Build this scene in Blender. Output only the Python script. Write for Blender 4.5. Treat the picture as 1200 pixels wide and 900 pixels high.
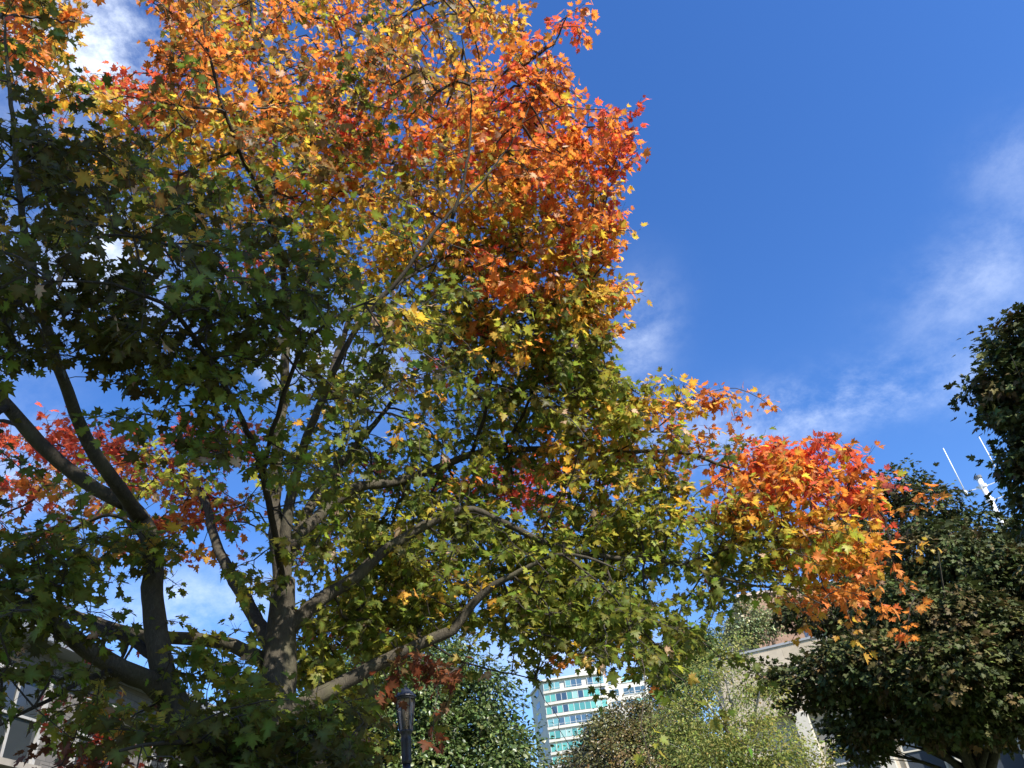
import bpy, math, random
import numpy as np
from mathutils import Vector, Matrix

for o in list(bpy.data.objects):
    bpy.data.objects.remove(o, do_unlink=True)
scene = bpy.context.scene
COL = scene.collection
random.seed(7)
rng = np.random.default_rng(11)

# ------------------------------------------------------------------ camera
EYE = np.array([0.0, 0.0, 1.65])
PITCH, ROLL, FPX = math.radians(35.7), math.radians(7.3), 901.0
fw = np.array([0, math.cos(PITCH), math.sin(PITCH)])
r0 = np.array([1.0, 0, 0]); u0 = np.array([0, -math.sin(PITCH), math.cos(PITCH)])
cr = math.cos(ROLL) * r0 - math.sin(ROLL) * u0
cu = math.sin(ROLL) * r0 + math.cos(ROLL) * u0
cam_data = bpy.data.cameras.new('camera')
cam = bpy.data.objects.new('camera', cam_data); COL.objects.link(cam)
cam_data.sensor_width = 36.0
cam_data.lens = FPX / 1200 * 36
cam_data.clip_start, cam_data.clip_end = 0.05, 5000
M = Matrix(((cr[0], cu[0], -fw[0], EYE[0]), (cr[1], cu[1], -fw[1], EYE[1]), (cr[2], cu[2], -fw[2], EYE[2]), (0, 0, 0, 1)))
cam.matrix_world = M
scene.camera = cam
scene.render.resolution_x, scene.render.resolution_y = 1024, 768

# ------------------------------------------------------------------ light
SUN_AZ_X, SUN_AZ_Y, SUN_EL = 0.62, -0.78, 42.0
EXPOSURE = 1.0
SUN_E, SKY_E = 5.0, 0.128
az = np.array([SUN_AZ_X, SUN_AZ_Y]); az /= np.linalg.norm(az)
el = math.radians(SUN_EL)
sun_dir = np.array([az[0] * math.cos(el), az[1] * math.cos(el), math.sin(el)])
sd = bpy.data.lights.new('sun', 'SUN'); sd.energy = SUN_E; sd.angle = math.radians(0.53); sd.color = (1.0, 0.945, 0.86)
so = bpy.data.objects.new('sun', sd); COL.objects.link(so)
so.rotation_euler = Vector(-sun_dir).to_track_quat('-Z', 'Y').to_euler()
so.location = (20, -20, 40)

def direction(px, py):
    d = fw + cr * ((px - 600) / FPX) - cu * ((py - 450) / FPX)
    return d / np.linalg.norm(d)

def P(px, py, D):
    """Point seen at a photo position, at horizontal distance D from the eye."""
    d = direction(px, py)
    return EYE + d / math.hypot(d[0], d[1]) * D

def project(p):
    q = np.asarray(p) - EYE; z = q @ fw
    return 600 + FPX * (q @ cr) / z, 450 - FPX * (q @ cu) / z, z

world = bpy.data.worlds.new('World'); scene.world = world; world.use_nodes = True
nt = world.node_tree; nt.nodes.clear()
def N(tree, t, **kw):
    n = tree.nodes.new(t)
    for k, v in kw.items(): setattr(n, k, v)
    return n
def mth(tree, op, a, b=None, c=None, clamp=False):
    n = tree.nodes.new('ShaderNodeMath'); n.operation = op; n.use_clamp = clamp
    for i, v in enumerate((a, b, c)):
        if v is None: continue
        if isinstance(v, (int, float)): n.inputs[i].default_value = v
        else: tree.links.new(v, n.inputs[i])
    return n.outputs[0]
sky = N(nt, 'ShaderNodeTexSky', sky_type='NISHITA', sun_disc=False)
sky.sun_elevation = el
sky.sun_rotation = math.atan2(sun_dir[0], sun_dir[1])
sky.air_density, sky.dust_density, sky.ozone_density = 1.0, 0.25, 3.0
hs = N(nt, 'ShaderNodeHueSaturation'); hs.inputs['Saturation'].default_value = 1.27; hs.inputs['Hue'].default_value = 0.512; hs.inputs['Value'].default_value = 1.0
nt.links.new(sky.outputs[0], hs.inputs['Color'])
geo = N(nt, 'ShaderNodeTexCoord')
dirv = geo.outputs['Generated']
def dot(tree, vec, v):
    n = tree.nodes.new('ShaderNodeVectorMath'); n.operation = 'DOT_PRODUCT'
    tree.links.new(vec, n.inputs[0]); n.inputs[1].default_value = tuple(v); return n.outputs['Value']
# (photo x, y, half width, half height, tilt deg, strength) : wisps of cloud as directions in the sky
CLOUDS = [(125, 45, 120, 90, 0, 1.9), (125, 300, 100, 60, 10, 1.3), (20, 560, 90, 60, 0, 1.0), (745, 395, 40, 60, 15, 0.6),
          (975, 472, 150, 32, -12, 1.05), (1150, 325, 110, 62, -35, 0.40), (1190, 180, 60, 45, -20, 0.25), (810, 525, 120, 36, -15, 0.55),
          (210, 715, 110, 45, 0, 0.9), (430, 400, 60, 50, 0, 0.8), (340, 430, 100, 70, 0, 0.5), (660, 770, 140, 40, 0, 0.5),
          (-300, 200, 300, 260, 0, 1.0), (1600, 250, 260, 160, 0, 0.6)]
noise = N(nt, 'ShaderNodeTexNoise'); noise.inputs['Scale'].default_value = 5.0; noise.inputs['Detail'].default_value = 9; noise.inputs['Roughness'].default_value = 0.67
noise.inputs['Distortion'].default_value = 0.12
mp = N(nt, 'ShaderNodeMapping'); mp.inputs['Scale'].default_value = (1, 1.0, 1.35); mp.inputs['Rotation'].default_value = (0.2, 0.35, 0.1)
nt.links.new(dirv, mp.inputs[0]); nt.links.new(mp.outputs[0], noise.inputs['Vector'])
tot = None
for (px, py, rx, ry, tilt, s) in CLOUDS:
    c = direction(px, py); t = math.radians(tilt)
    a = (direction(px + 1, py) - direction(px - 1, py)) / 2; b = (direction(px, py + 1) - direction(px, py - 1)) / 2
    ka, kb = 1 / np.dot(a, a), 1 / np.dot(b, b)
    ax = (a * ka * math.cos(t) + b * kb * math.sin(t)) / rx
    bx = (-a * ka * math.sin(t) + b * kb * math.cos(t)) / ry
    x = mth(nt, 'SUBTRACT', dot(nt, dirv, ax), float(np.dot(c, ax))); y = mth(nt, 'SUBTRACT', dot(nt, dirv, bx), float(np.dot(c, bx)))
    q = mth(nt, 'ADD', mth(nt, 'MULTIPLY', x, x), mth(nt, 'MULTIPLY', y, y))
    # only the half of the sphere the cloud is in
    g = mth(nt, 'MULTIPLY', mth(nt, 'EXPONENT', mth(nt, 'MULTIPLY', q, -1.0)), mth(nt, 'GREATER_THAN', dot(nt, dirv, c), 0.2))
    g = mth(nt, 'MULTIPLY', g, s)
    tot = g if tot is None else mth(nt, 'ADD', tot, g)
rmp = N(nt, 'ShaderNodeMapRange', interpolation_type='SMOOTHSTEP'); rmp.inputs['From Min'].default_value = 0.33; rmp.inputs['From Max'].default_value = 0.80
nt.links.new(noise.outputs[0], rmp.inputs['Value'])
cf = mth(nt, 'MULTIPLY', tot, rmp.outputs[0], clamp=True)
cmix = N(nt, 'ShaderNodeMixRGB'); cmix.inputs['Color2'].default_value = (5.6, 6.1, 6.9, 1)
nt.links.new(cf, cmix.inputs[0]); nt.links.new(hs.outputs[0], cmix.inputs['Color1'])
bg = N(nt, 'ShaderNodeBackground'); bg.inputs['Strength'].default_value = SKY_E
wo = N(nt, 'ShaderNodeOutputWorld')
nt.links.new(cmix.outputs[0], bg.inputs[0]); nt.links.new(bg.outputs[0], wo.inputs[0])

vs = scene.view_settings
vs.view_transform, vs.look, vs.exposure, vs.gamma = 'Standard', 'None', EXPOSURE, 1.0
vs.use_curve_mapping = False
scene.render.engine = 'CYCLES'
scene.cycles.max_bounces = 8; scene.cycles.transmission_bounces = 6; scene.cycles.diffuse_bounces = 4

# ------------------------------------------------------------------ helpers
def world_loc(o):
    w = np.zeros(3)
    while o is not None:
        w = w + np.array(o.location); o = o.parent
    return w
class MB:
    def __init__(s): s.v = []; s.f = []; s.c = []
    def quad_box(s, o, ux, uy, uz, col=None):
        o, ux, uy, uz = map(np.asarray, (o, ux, uy, uz)); n = len(s.v)
        for k in ((0,0,0),(1,0,0),(1,1,0),(0,1,0),(0,0,1),(1,0,1),(1,1,1),(0,1,1)):
            s.v.append(o + ux * k[0] + uy * k[1] + uz * k[2])
        fs = [(0,3,2,1),(4,5,6,7),(0,1,5,4),(1,2,6,5),(2,3,7,6),(3,0,4,7)]
        for f in fs: s.f.append(tuple(n + i for i in f)); s.c.append(col or (1, 1, 1))
        return s
    def box(s, x0, x1, y0, y1, z0, z1, col=None):
        return s.quad_box((x0, y0, z0), (x1 - x0, 0, 0), (0, y1 - y0, 0), (0, 0, z1 - z0), col)
    def lathe(s, prof, n=16, c=(0, 0), ang=0.0, col=None):
        b = len(s.v)
        for (r, z) in prof:
            for k in range(n):
                a = ang + 2 * math.pi * k / n
                s.v.append((c[0] + r * math.cos(a), c[1] + r * math.sin(a), z))
        for i in range(len(prof) - 1):
            for k in range(n):
                s.f.append((b + i*n + k, b + i*n + (k+1) % n, b + (i+1)*n + (k+1) % n, b + (i+1)*n + k)); s.c.append(col or (1,1,1))
        s.f.append(tuple(b + k for k in range(n))[::-1]); s.c.append(col or (1,1,1))
        s.f.append(tuple(b + (len(prof)-1)*n + k for k in range(n))); s.c.append(col or (1,1,1))
        return s
    def tube(s, pts, rad, n=8, wob=0.0):
        pts = np.asarray(pts, float); m = len(pts); b = len(s.v)
        rad = np.broadcast_to(rad, (m,)) if np.ndim(rad) == 0 else rad
        tang = np.gradient(pts, axis=0); tang /= np.linalg.norm(tang, axis=1)[:, None] + 1e-9
        ref = np.array([0.31, 0.87, 0.37]); 
        for i in range(m):
            t = tang[i]
            a = ref - t * np.dot(ref, t); a /= np.linalg.norm(a) + 1e-9; ref = a
            c = np.cross(t, a)
            for k in range(n):
                an = 2 * math.pi * k / n
                w = 1 + wob * (math.sin(an * 3 + i * 0.5) * 0.5 + random.uniform(-.5, .5))
                s.v.append(pts[i] + (a * math.cos(an) + c * math.sin(an)) * rad[i] * w)
        for i in range(m - 1):
            for k in range(n):
                s.f.append((b + i*n + k, b + i*n + (k+1) % n, b + (i+1)*n + (k+1) % n, b + (i+1)*n + k)); s.c.append((1,1,1))
        s.f.append(tuple(b + k for k in range(n))[::-1]); s.c.append((1,1,1))
        s.f.append(tuple(b + (m-1)*n + k for k in range(n))); s.c.append((1,1,1))
        return s
    def build(s, name, mat, parent=None, smooth=False, bevel=0.0, colors=False):
        me = bpy.data.meshes.new(name)
        off = world_loc(parent)
        me.from_pydata([tuple(np.asarray(p, float) - off) for p in s.v], [], s.f)
        me.update()
        if colors:
            a = me.attributes.new('col', 'FLOAT_COLOR', 'FACE')
            arr = np.ones((len(s.f), 4), np.float32); arr[:, :3] = np.array(s.c, np.float32); a.data.foreach_set('color', arr.ravel())
        if smooth: me.polygons.foreach_set('use_smooth', [True] * len(me.polygons))
        me.materials.append(mat)
        o = bpy.data.objects.new(name, me); COL.objects.link(o)
        if parent is not None: o.parent = parent
        if bevel > 0:
            md = o.modifiers.new('bevel', 'BEVEL'); md.width = bevel; md.segments = 2; md.limit_method = 'ANGLE'
        return o

def tag(o, label=None, cat=None, group=None, kind=None):
    for k, v in (('label', label), ('category', cat), ('group', group), ('kind', kind)):
        if v: o[k] = v
    return o
def empty(name, loc):
    o = bpy.data.objects.new(name, None); COL.objects.link(o); o.location = tuple(map(float, loc)); o.empty_display_size = 0.3
    return o

# ------------------------------------------------------------------ materials
def new_mat(name):
    m = bpy.data.materials.new(name); m.use_nodes = True
    t = m.node_tree; p = t.nodes['Principled BSDF']
    return m, t, p
def simple(name, col, rough=0.6, metal=0.0, var=0.15, scale=3.0, bump=0.0, bscale=40.0):
    m, t, p = new_mat(name)
    p.inputs['Roughness'].default_value = rough; p.inputs['Metallic'].default_value = metal
    tc = N(t, 'ShaderNodeTexCoord')
    n = N(t, 'ShaderNodeTexNoise'); n.inputs['Scale'].default_value = scale; n.inputs['Detail'].default_value = 8; n.inputs['Roughness'].default_value = 0.65
    t.links.new(tc.outputs['Object'], n.inputs['Vector'])
    r = N(t, 'ShaderNodeValToRGB')
    r.color_ramp.elements[0].position = 0.3; r.color_ramp.elements[1].position = 0.72
    r.color_ramp.elements[0].color = tuple(c * (1 - var) for c in col) + (1,); r.color_ramp.elements[1].color = tuple(min(1, c * (1 + var)) for c in col) + (1,)
    t.links.new(n.outputs[0], r.inputs[0]); t.links.new(r.outputs[0], p.inputs['Base Color'])
    if bump:
        b = N(t, 'ShaderNodeTexNoise'); b.inputs['Scale'].default_value = bscale; b.inputs['Detail'].default_value = 6
        t.links.new(tc.outputs['Object'], b.inputs['Vector'])
        bn = N(t, 'ShaderNodeBump'); bn.inputs['Strength'].default_value = bump; bn.inputs['Distance'].default_value = 0.02
        t.links.new(b.outputs[0], bn.inputs['Height']); t.links.new(bn.outputs[0], p.inputs['Normal'])
    return m
def coursed(name, c1, c2, mortar, w, h, ms, rough=0.8, rot=0.0, bump=0.3, mortar_rel=None):
    """Masonry: brick texture laid along the wall direction (rot about z) and height."""
    m, t, p = new_mat(name); p.inputs['Roughness'].default_value = rough
    tc = N(t, 'ShaderNodeTexCoord'); sx = N(t, 'ShaderNodeSeparateXYZ'); cx = N(t, 'ShaderNodeCombineXYZ')
    t.links.new(tc.outputs['Object'], sx.inputs[0])
    s = mth(t, 'ADD', mth(t, 'MULTIPLY', sx.outputs[0], math.cos(rot)), mth(t, 'MULTIPLY', sx.outputs[1], math.sin(rot)))
    t.links.new(s, cx.inputs[0]); t.links.new(sx.outputs[2], cx.inputs[1])
    b = N(t, 'ShaderNodeTexBrick'); b.inputs['Scale'].default_value = 1.0
    b.inputs['Brick Width'].default_value = w; b.inputs['Row Height'].default_value = h; b.inputs['Mortar Size'].default_value = ms
    b.inputs['Color1'].default_value = c1 + (1,); b.inputs['Color2'].default_value = c2 + (1,); b.inputs['Mortar'].default_value = mortar + (1,)
    t.links.new(cx.outputs[0], b.inputs['Vector'])
    n = N(t, 'ShaderNodeTexNoise'); n.inputs['Scale'].default_value = 0.9; n.inputs['Detail'].default_value = 10; n.inputs['Roughness'].default_value = .7
    t.links.new(tc.outputs['Object'], n.inputs['Vector'])
    mr = N(t, 'ShaderNodeMapRange'); mr.inputs['From Min'].default_value = .3; mr.inputs['From Max'].default_value = .7; mr.inputs['To Min'].default_value = .72; mr.inputs['To Max'].default_value = 1.12
    t.links.new(n.outputs[0], mr.inputs['Value'])
    mx = N(t, 'ShaderNodeMixRGB', blend_type='MULTIPLY'); mx.inputs[0].default_value = 1
    t.links.new(b.outputs['Color'], mx.inputs[1]); t.links.new(mr.outputs[0], mx.inputs[2])
    t.links.new(mx.outputs[0], p.inputs['Base Color'])
    bn = N(t, 'ShaderNodeBump'); bn.inputs['Strength'].default_value = bump; bn.inputs['Distance'].default_value = 0.02; bn.invert = True
    t.links.new(b.outputs['Fac'], bn.inputs['Height']); t.links.new(bn.outputs[0], p.inputs['Normal'])
    return m
def leaf_mat(name, trans=0.42, rough=0.42, spec=0.4, tsat=1.03, tval=1.2):
    m, t, p = new_mat(name)
    a = N(t, 'ShaderNodeAttribute', attribute_name='col')
    tc = N(t, 'ShaderNodeTexCoord'); n = N(t, 'ShaderNodeTexNoise'); n.inputs['Scale'].default_value = 22; n.inputs['Detail'].default_value = 4
    t.links.new(tc.outputs['Object'], n.inputs['Vector'])
    mr = N(t, 'ShaderNodeMapRange'); mr.inputs['To Min'].default_value = .7; mr.inputs['To Max'].default_value = 1.3
    t.links.new(n.outputs[0], mr.inputs['Value'])
    mx = N(t, 'ShaderNodeMixRGB', blend_type='MULTIPLY'); mx.inputs[0].default_value = 1
    t.links.new(a.outputs['Color'], mx.inputs[1]); t.links.new(mr.outputs[0], mx.inputs[2])
    t.links.new(mx.outputs[0], p.inputs['Base Color'])
    p.inputs['Roughness'].default_value = rough; p.inputs['Specular IOR Level'].default_value = spec
    h = N(t, 'ShaderNodeHueSaturation'); h.inputs['Saturation'].default_value = tsat; h.inputs['Value'].default_value = tval
    t.links.new(mx.outputs[0], h.inputs['Color'])
    tr = N(t, 'ShaderNodeBsdfTranslucent'); t.links.new(h.outputs[0], tr.inputs['Color'])
    ms = N(t, 'ShaderNodeMixShader'); ms.inputs[0].default_value = trans
    t.links.new(p.outputs[0], ms.inputs[1]); t.links.new(tr.outputs[0], ms.inputs[2])
    t.links.new(ms.outputs[0], t.nodes['Material Output'].inputs['Surface'])
    return m
def bark_mat(name, dark, light, scale=9.0):
    m, t, p = new_mat(name); p.inputs['Roughness'].default_value = 0.9; p.inputs['Specular IOR Level'].default_value = .2
    tc = N(t, 'ShaderNodeTexCoord'); mp = N(t, 'ShaderNodeMapping'); mp.inputs['Scale'].default_value = (1, 1, 0.28)
    t.links.new(tc.outputs['Object'], mp.inputs[0])
    n = N(t, 'ShaderNodeTexNoise'); n.inputs['Scale'].default_value = scale * 2.2; n.inputs['Detail'].default_value = 9; n.inputs['Roughness'].default_value = .7
    t.links.new(mp.outputs[0], n.inputs['Vector'])
    v = N(t, 'ShaderNodeTexNoise'); v.inputs['Scale'].default_value = scale * 5; v.inputs['Detail'].default_value = 5; v.inputs['Distortion'].default_value = .8
    t.links.new(mp.outputs[0], v.inputs['Vector'])
    rid = mth(t, 'ABSOLUTE', mth(t, 'MULTIPLY_ADD', v.outputs[0], 4.0, -2.0), clamp=True)
    f = mth(t, 'MULTIPLY', mth(t, 'MULTIPLY_ADD', rid, .55, .45), n.outputs[0])
    r = N(t, 'ShaderNodeValToRGB'); r.color_ramp.elements[0].position = .12; r.color_ramp.elements[1].position = .5
    r.color_ramp.elements[0].color = dark + (1,); r.color_ramp.elements[1].color = light + (1,)
    t.links.new(f, r.inputs[0])
    g = N(t, 'ShaderNodeTexNoise'); g.inputs['Scale'].default_value = 4.0; g.inputs['Detail'].default_value = 5
    t.links.new(tc.outputs['Object'], g.inputs['Vector'])
    gr = N(t, 'ShaderNodeMapRange'); gr.inputs['From Min'].default_value = .5; gr.inputs['From Max'].default_value = .68; gr.inputs['To Max'].default_value = .55
    t.links.new(g.outputs[0], gr.inputs['Value'])
    mx = N(t, 'ShaderNodeMixRGB'); mx.inputs[2].default_value = (light[0] * 1.1, light[1] * 1.2, light[2] * .95, 1)
    t.links.new(gr.outputs[0], mx.inputs[0]); t.links.new(r.outputs[0], mx.inputs[1]); t.links.new(mx.outputs[0], p.inputs['Base Color'])
    bn = N(t, 'ShaderNodeBump'); bn.inputs['Strength'].default_value = .7; bn.inputs['Distance'].default_value = .02
    t.links.new(f, bn.inputs['Height']); t.links.new(bn.outputs[0], p.inputs['Normal'])
    return m
def glass_mat(name, rough=0.08, spec=0.7):
    m, t, p = new_mat(name)
    a = N(t, 'ShaderNodeAttribute', attribute_name='col'); t.links.new(a.outputs['Color'], p.inputs['Base Color'])
    p.inputs['Roughness'].default_value = rough; p.inputs['Specular IOR Level'].default_value = spec
    return m

BARK = bark_mat('maple_bark', (0.03, 0.025, 0.019), (0.088, 0.075, 0.053))
BARK_DARK = bark_mat('dark_bark', (0.02, 0.017, 0.014), (0.085, 0.075, 0.06))
BARK_PALE = bark_mat('pale_bark', (0.13, 0.12, 0.1), (0.4, 0.38, 0.33), 6)
BARK_YOUNG = bark_mat('young_bark', (0.016, 0.013, 0.010), (0.055, 0.044, 0.033), 12)
TWIG = simple('twig_bark', (0.035, 0.026, 0.02), .85, var=.3)
LEAF = leaf_mat('maple_leaf', .50, .45, .22, 1.03, 1.4)
LEAF_BG = leaf_mat('tree_leaf', .25, .38, .5, 1.0, 1.0)
LEAF_DULL = leaf_mat('dull_leaf', .15, .55, .16, 1.0, 1.0)

# ------------------------------------------------------------------ leaves
def leaf_template(kind):
    if kind == 'maple':
        half = [(0.05,-.02),(0.27,-0.13),(0.25,0.05),(0.54,0.10),(0.40,0.24),(0.47,0.36),(0.64,0.54),(0.38,0.49),(0.20,0.46),(0.30,0.72),(0.13,0.74)]
    elif kind == 'maple_low':
        half = [(0.22,-0.12),(0.52,0.12),(0.36,0.26),(0.60,0.54),(0.20,0.46),(0.24,0.72)]
    elif kind == 'oval':
        half = [(0.22,0.12),(0.3,0.42),(0.2,0.75)]
    else:
        half = [(0.2,0.3),(0.18,0.65)]
    out = [(0, 0.0 if kind != 'maple' else 0.03)] + half + [(0, 1.0)] + [(-x, y) for x, y in half[::-1]]
    pts = np.array([(0, .32)] + out, float); n = len(out)
    tris = [(0, 1 + i, 1 + (i + 1) % n) for i in range(n)]
    if kind == 'maple':      # leaf stalk
        b = len(pts); pts = np.vstack([pts, [(-.012, .02), (.012, .02), (0.0, -.55)]]); tris.append((b, b + 2, b + 1))
    return pts, np.array(tris)

def leaves_mesh(name, mat, parent, pos, axis, nrm, size, cols, kind='maple', fold=0.25, droop=0.35, label=None):
    """pos (n,3): leaf base; axis: base to tip; nrm: face normal; one colour for each leaf."""
    tp, tt = leaf_template(kind); n = len(pos); k = len(tp)
    axis = axis / (np.linalg.norm(axis, axis=1)[:, None] + 1e-9)
    nrm = nrm - axis * np.sum(nrm * axis, 1)[:, None]; nrm /= np.linalg.norm(nrm, axis=1)[:, None] + 1e-9
    side = np.cross(axis, nrm)
    fo = rng.normal(fold, .18, n)[:, None]; dr = rng.normal(droop, .25, n)[:, None]
    asp = rng.uniform(.88, 1.12, n)[:, None]; cur = rng.normal(0, .2, n)[:, None]
    x = tp[None, :, 0] * asp; y = tp[None, :, 1] + cur * .25 * tp[None, :, 0]
    z = fo * np.abs(tp[None, :, 0]) - dr * np.clip(tp[None, :, 1], 0, 2) ** 2 * .6 - .35 * dr * tp[None, :, 0] ** 2
    V = pos[:, None, :] + size[:, None, None] * (side[:, None, :] * x[..., None] + axis[:, None, :] * y[..., None] + nrm[:, None, :] * z[..., None])
    V = V.reshape(-1, 3) - world_loc(parent)
    T = (tt[None] + (np.arange(n) * k)[:, None, None]).reshape(-1, 3)
    me = bpy.data.meshes.new(name)
    me.vertices.add(len(V)); me.vertices.foreach_set('co', V.astype(np.float32).ravel())
    me.loops.add(T.size); me.loops.foreach_set('vertex_index', T.astype(np.int32).ravel())
    me.polygons.add(len(T)); me.polygons.foreach_set('loop_start', np.arange(0, T.size, 3, dtype=np.int32))
    me.update(calc_edges=True); me.validate()
    a = me.attributes.new('col', 'FLOAT_COLOR', 'POINT')
    c4 = np.ones((n, k, 4), np.float32); c4[:, :, :3] = cols[:, None, :]
    if kind == 'maple':      # pale ribs at the middle, margins that turn first
        c4[:, 0, :3] = cols * np.array([1.0, 1.22, 1.1]) + .012
        mg = np.ones((n, k - 1, 1)) + rng.normal(0, .13, (n, k - 1, 1)); rt = rng.random(n) < .12
        c4[:, 1:, :3] *= mg * np.array([1.0, .93, .95])
        c4[rt, 2:, :3] *= np.array([.62, .48, .5])
        c4 = np.clip(c4, 0, 1)
    a.data.foreach_set('color', c4.ravel())
    me.materials.append(mat)
    o = bpy.data.objects.new(name, me); COL.objects.link(o); o.parent = parent
    if label: o['label'] = label
    return o

PAL = {'p': (0.52, 0.11, 0.10), 'r': (0.54, 0.095, 0.045), 'R': (0.14, 0.045, 0.02), 'o': (0.56, 0.19, 0.045), 'y': (0.52, 0.31, 0.05), 'b': (0.15, 0.10, 0.035), 'Y': (0.29, 0.275, 0.04),  # b: shadow between the sprays put in as olive-brown leaf colour
       'g': (0.13, 0.148, 0.022), 'G': (0.074, 0.066, 0.011)}  # G: shade of near and low sprays put into dark olive leaf colour
ORDER = list(PAL)
_w = [(rng.normal(0, 1, (7, 3)), rng.uniform(0, 6.28, 7)) for _ in range(2)]
def field(p, which, wave):
    k, ph = _w[which]
    return float(np.sin(k @ np.asarray(p) * (2.2 / wave) + ph).sum() / math.sqrt(3.5))
def palette(spec):
    ks, ws = [], []
    for i in sorted(range(0, len(spec), 2), key=lambda i: ORDER.index(spec[i])): ks.append(PAL[spec[i]]); ws.append(float(spec[i + 1]))
    return np.array(ks), np.array(ws) / sum(ws)

def smooth_path(pts, step=0.12):
    pts = np.asarray(pts, float)
    ext = np.vstack([2 * pts[0] - pts[1], pts, 2 * pts[-1] - pts[-2]])
    out = []; idx = []
    for i in range(1, len(ext) - 2):
        p0, p1, p2, p3 = ext[i-1:i+3]
        m = max(2, int(np.linalg.norm(p2 - p1) / step))
        for k in range(m):
            t = k / m
            out.append(.5 * ((2*p1) + (-p0+p2)*t + (2*p0-5*p1+4*p2-p3)*t*t + (-p0+3*p1-3*p2+p3)*t**3)); idx.append(i - 1 + t)
    out.append(pts[-1]); idx.append(len(pts) - 1)
    return np.array(out), np.array(idx)

def grow(nodes, targets, bf=0.25):
    """Join foliage points to the limbs as a balanced spanning tree; returns a parent for each target."""
    n0 = len(nodes); T = targets; nT = len(T)
    allp = np.vstack([nodes, T]); par = np.full(nT, -1); pl = np.zeros(n0 + nT)
    best = np.full(nT, 1e9); bp = np.zeros(nT, int)
    for i in range(0, n0, 64):
        d = np.linalg.norm(T[:, None, :] - nodes[None, i:i+64, :], axis=2)
        j = d.argmin(1); dm = d[np.arange(nT), j]; u = dm < best
        best[u] = dm[u]; bp[u] = j[u] + i
    done = np.zeros(nT, bool); order = []
    key = best.copy()
    for _ in range(nT):
        k = int(key.argmin()); key[k] = 1e18; done[k] = True; par[k] = bp[k]; order.append(k)
        p = allp[bp[k]]; L = np.linalg.norm(T[k] - p); pl[n0 + k] = pl[bp[k]] + L
        c = np.linalg.norm(T - T[k], axis=1) + bf * pl[n0 + k]
        u = (c < best) & ~done
        best[u] = c[u]; bp[u] = n0 + k; key[u] = c[u]
    return par, order

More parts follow.
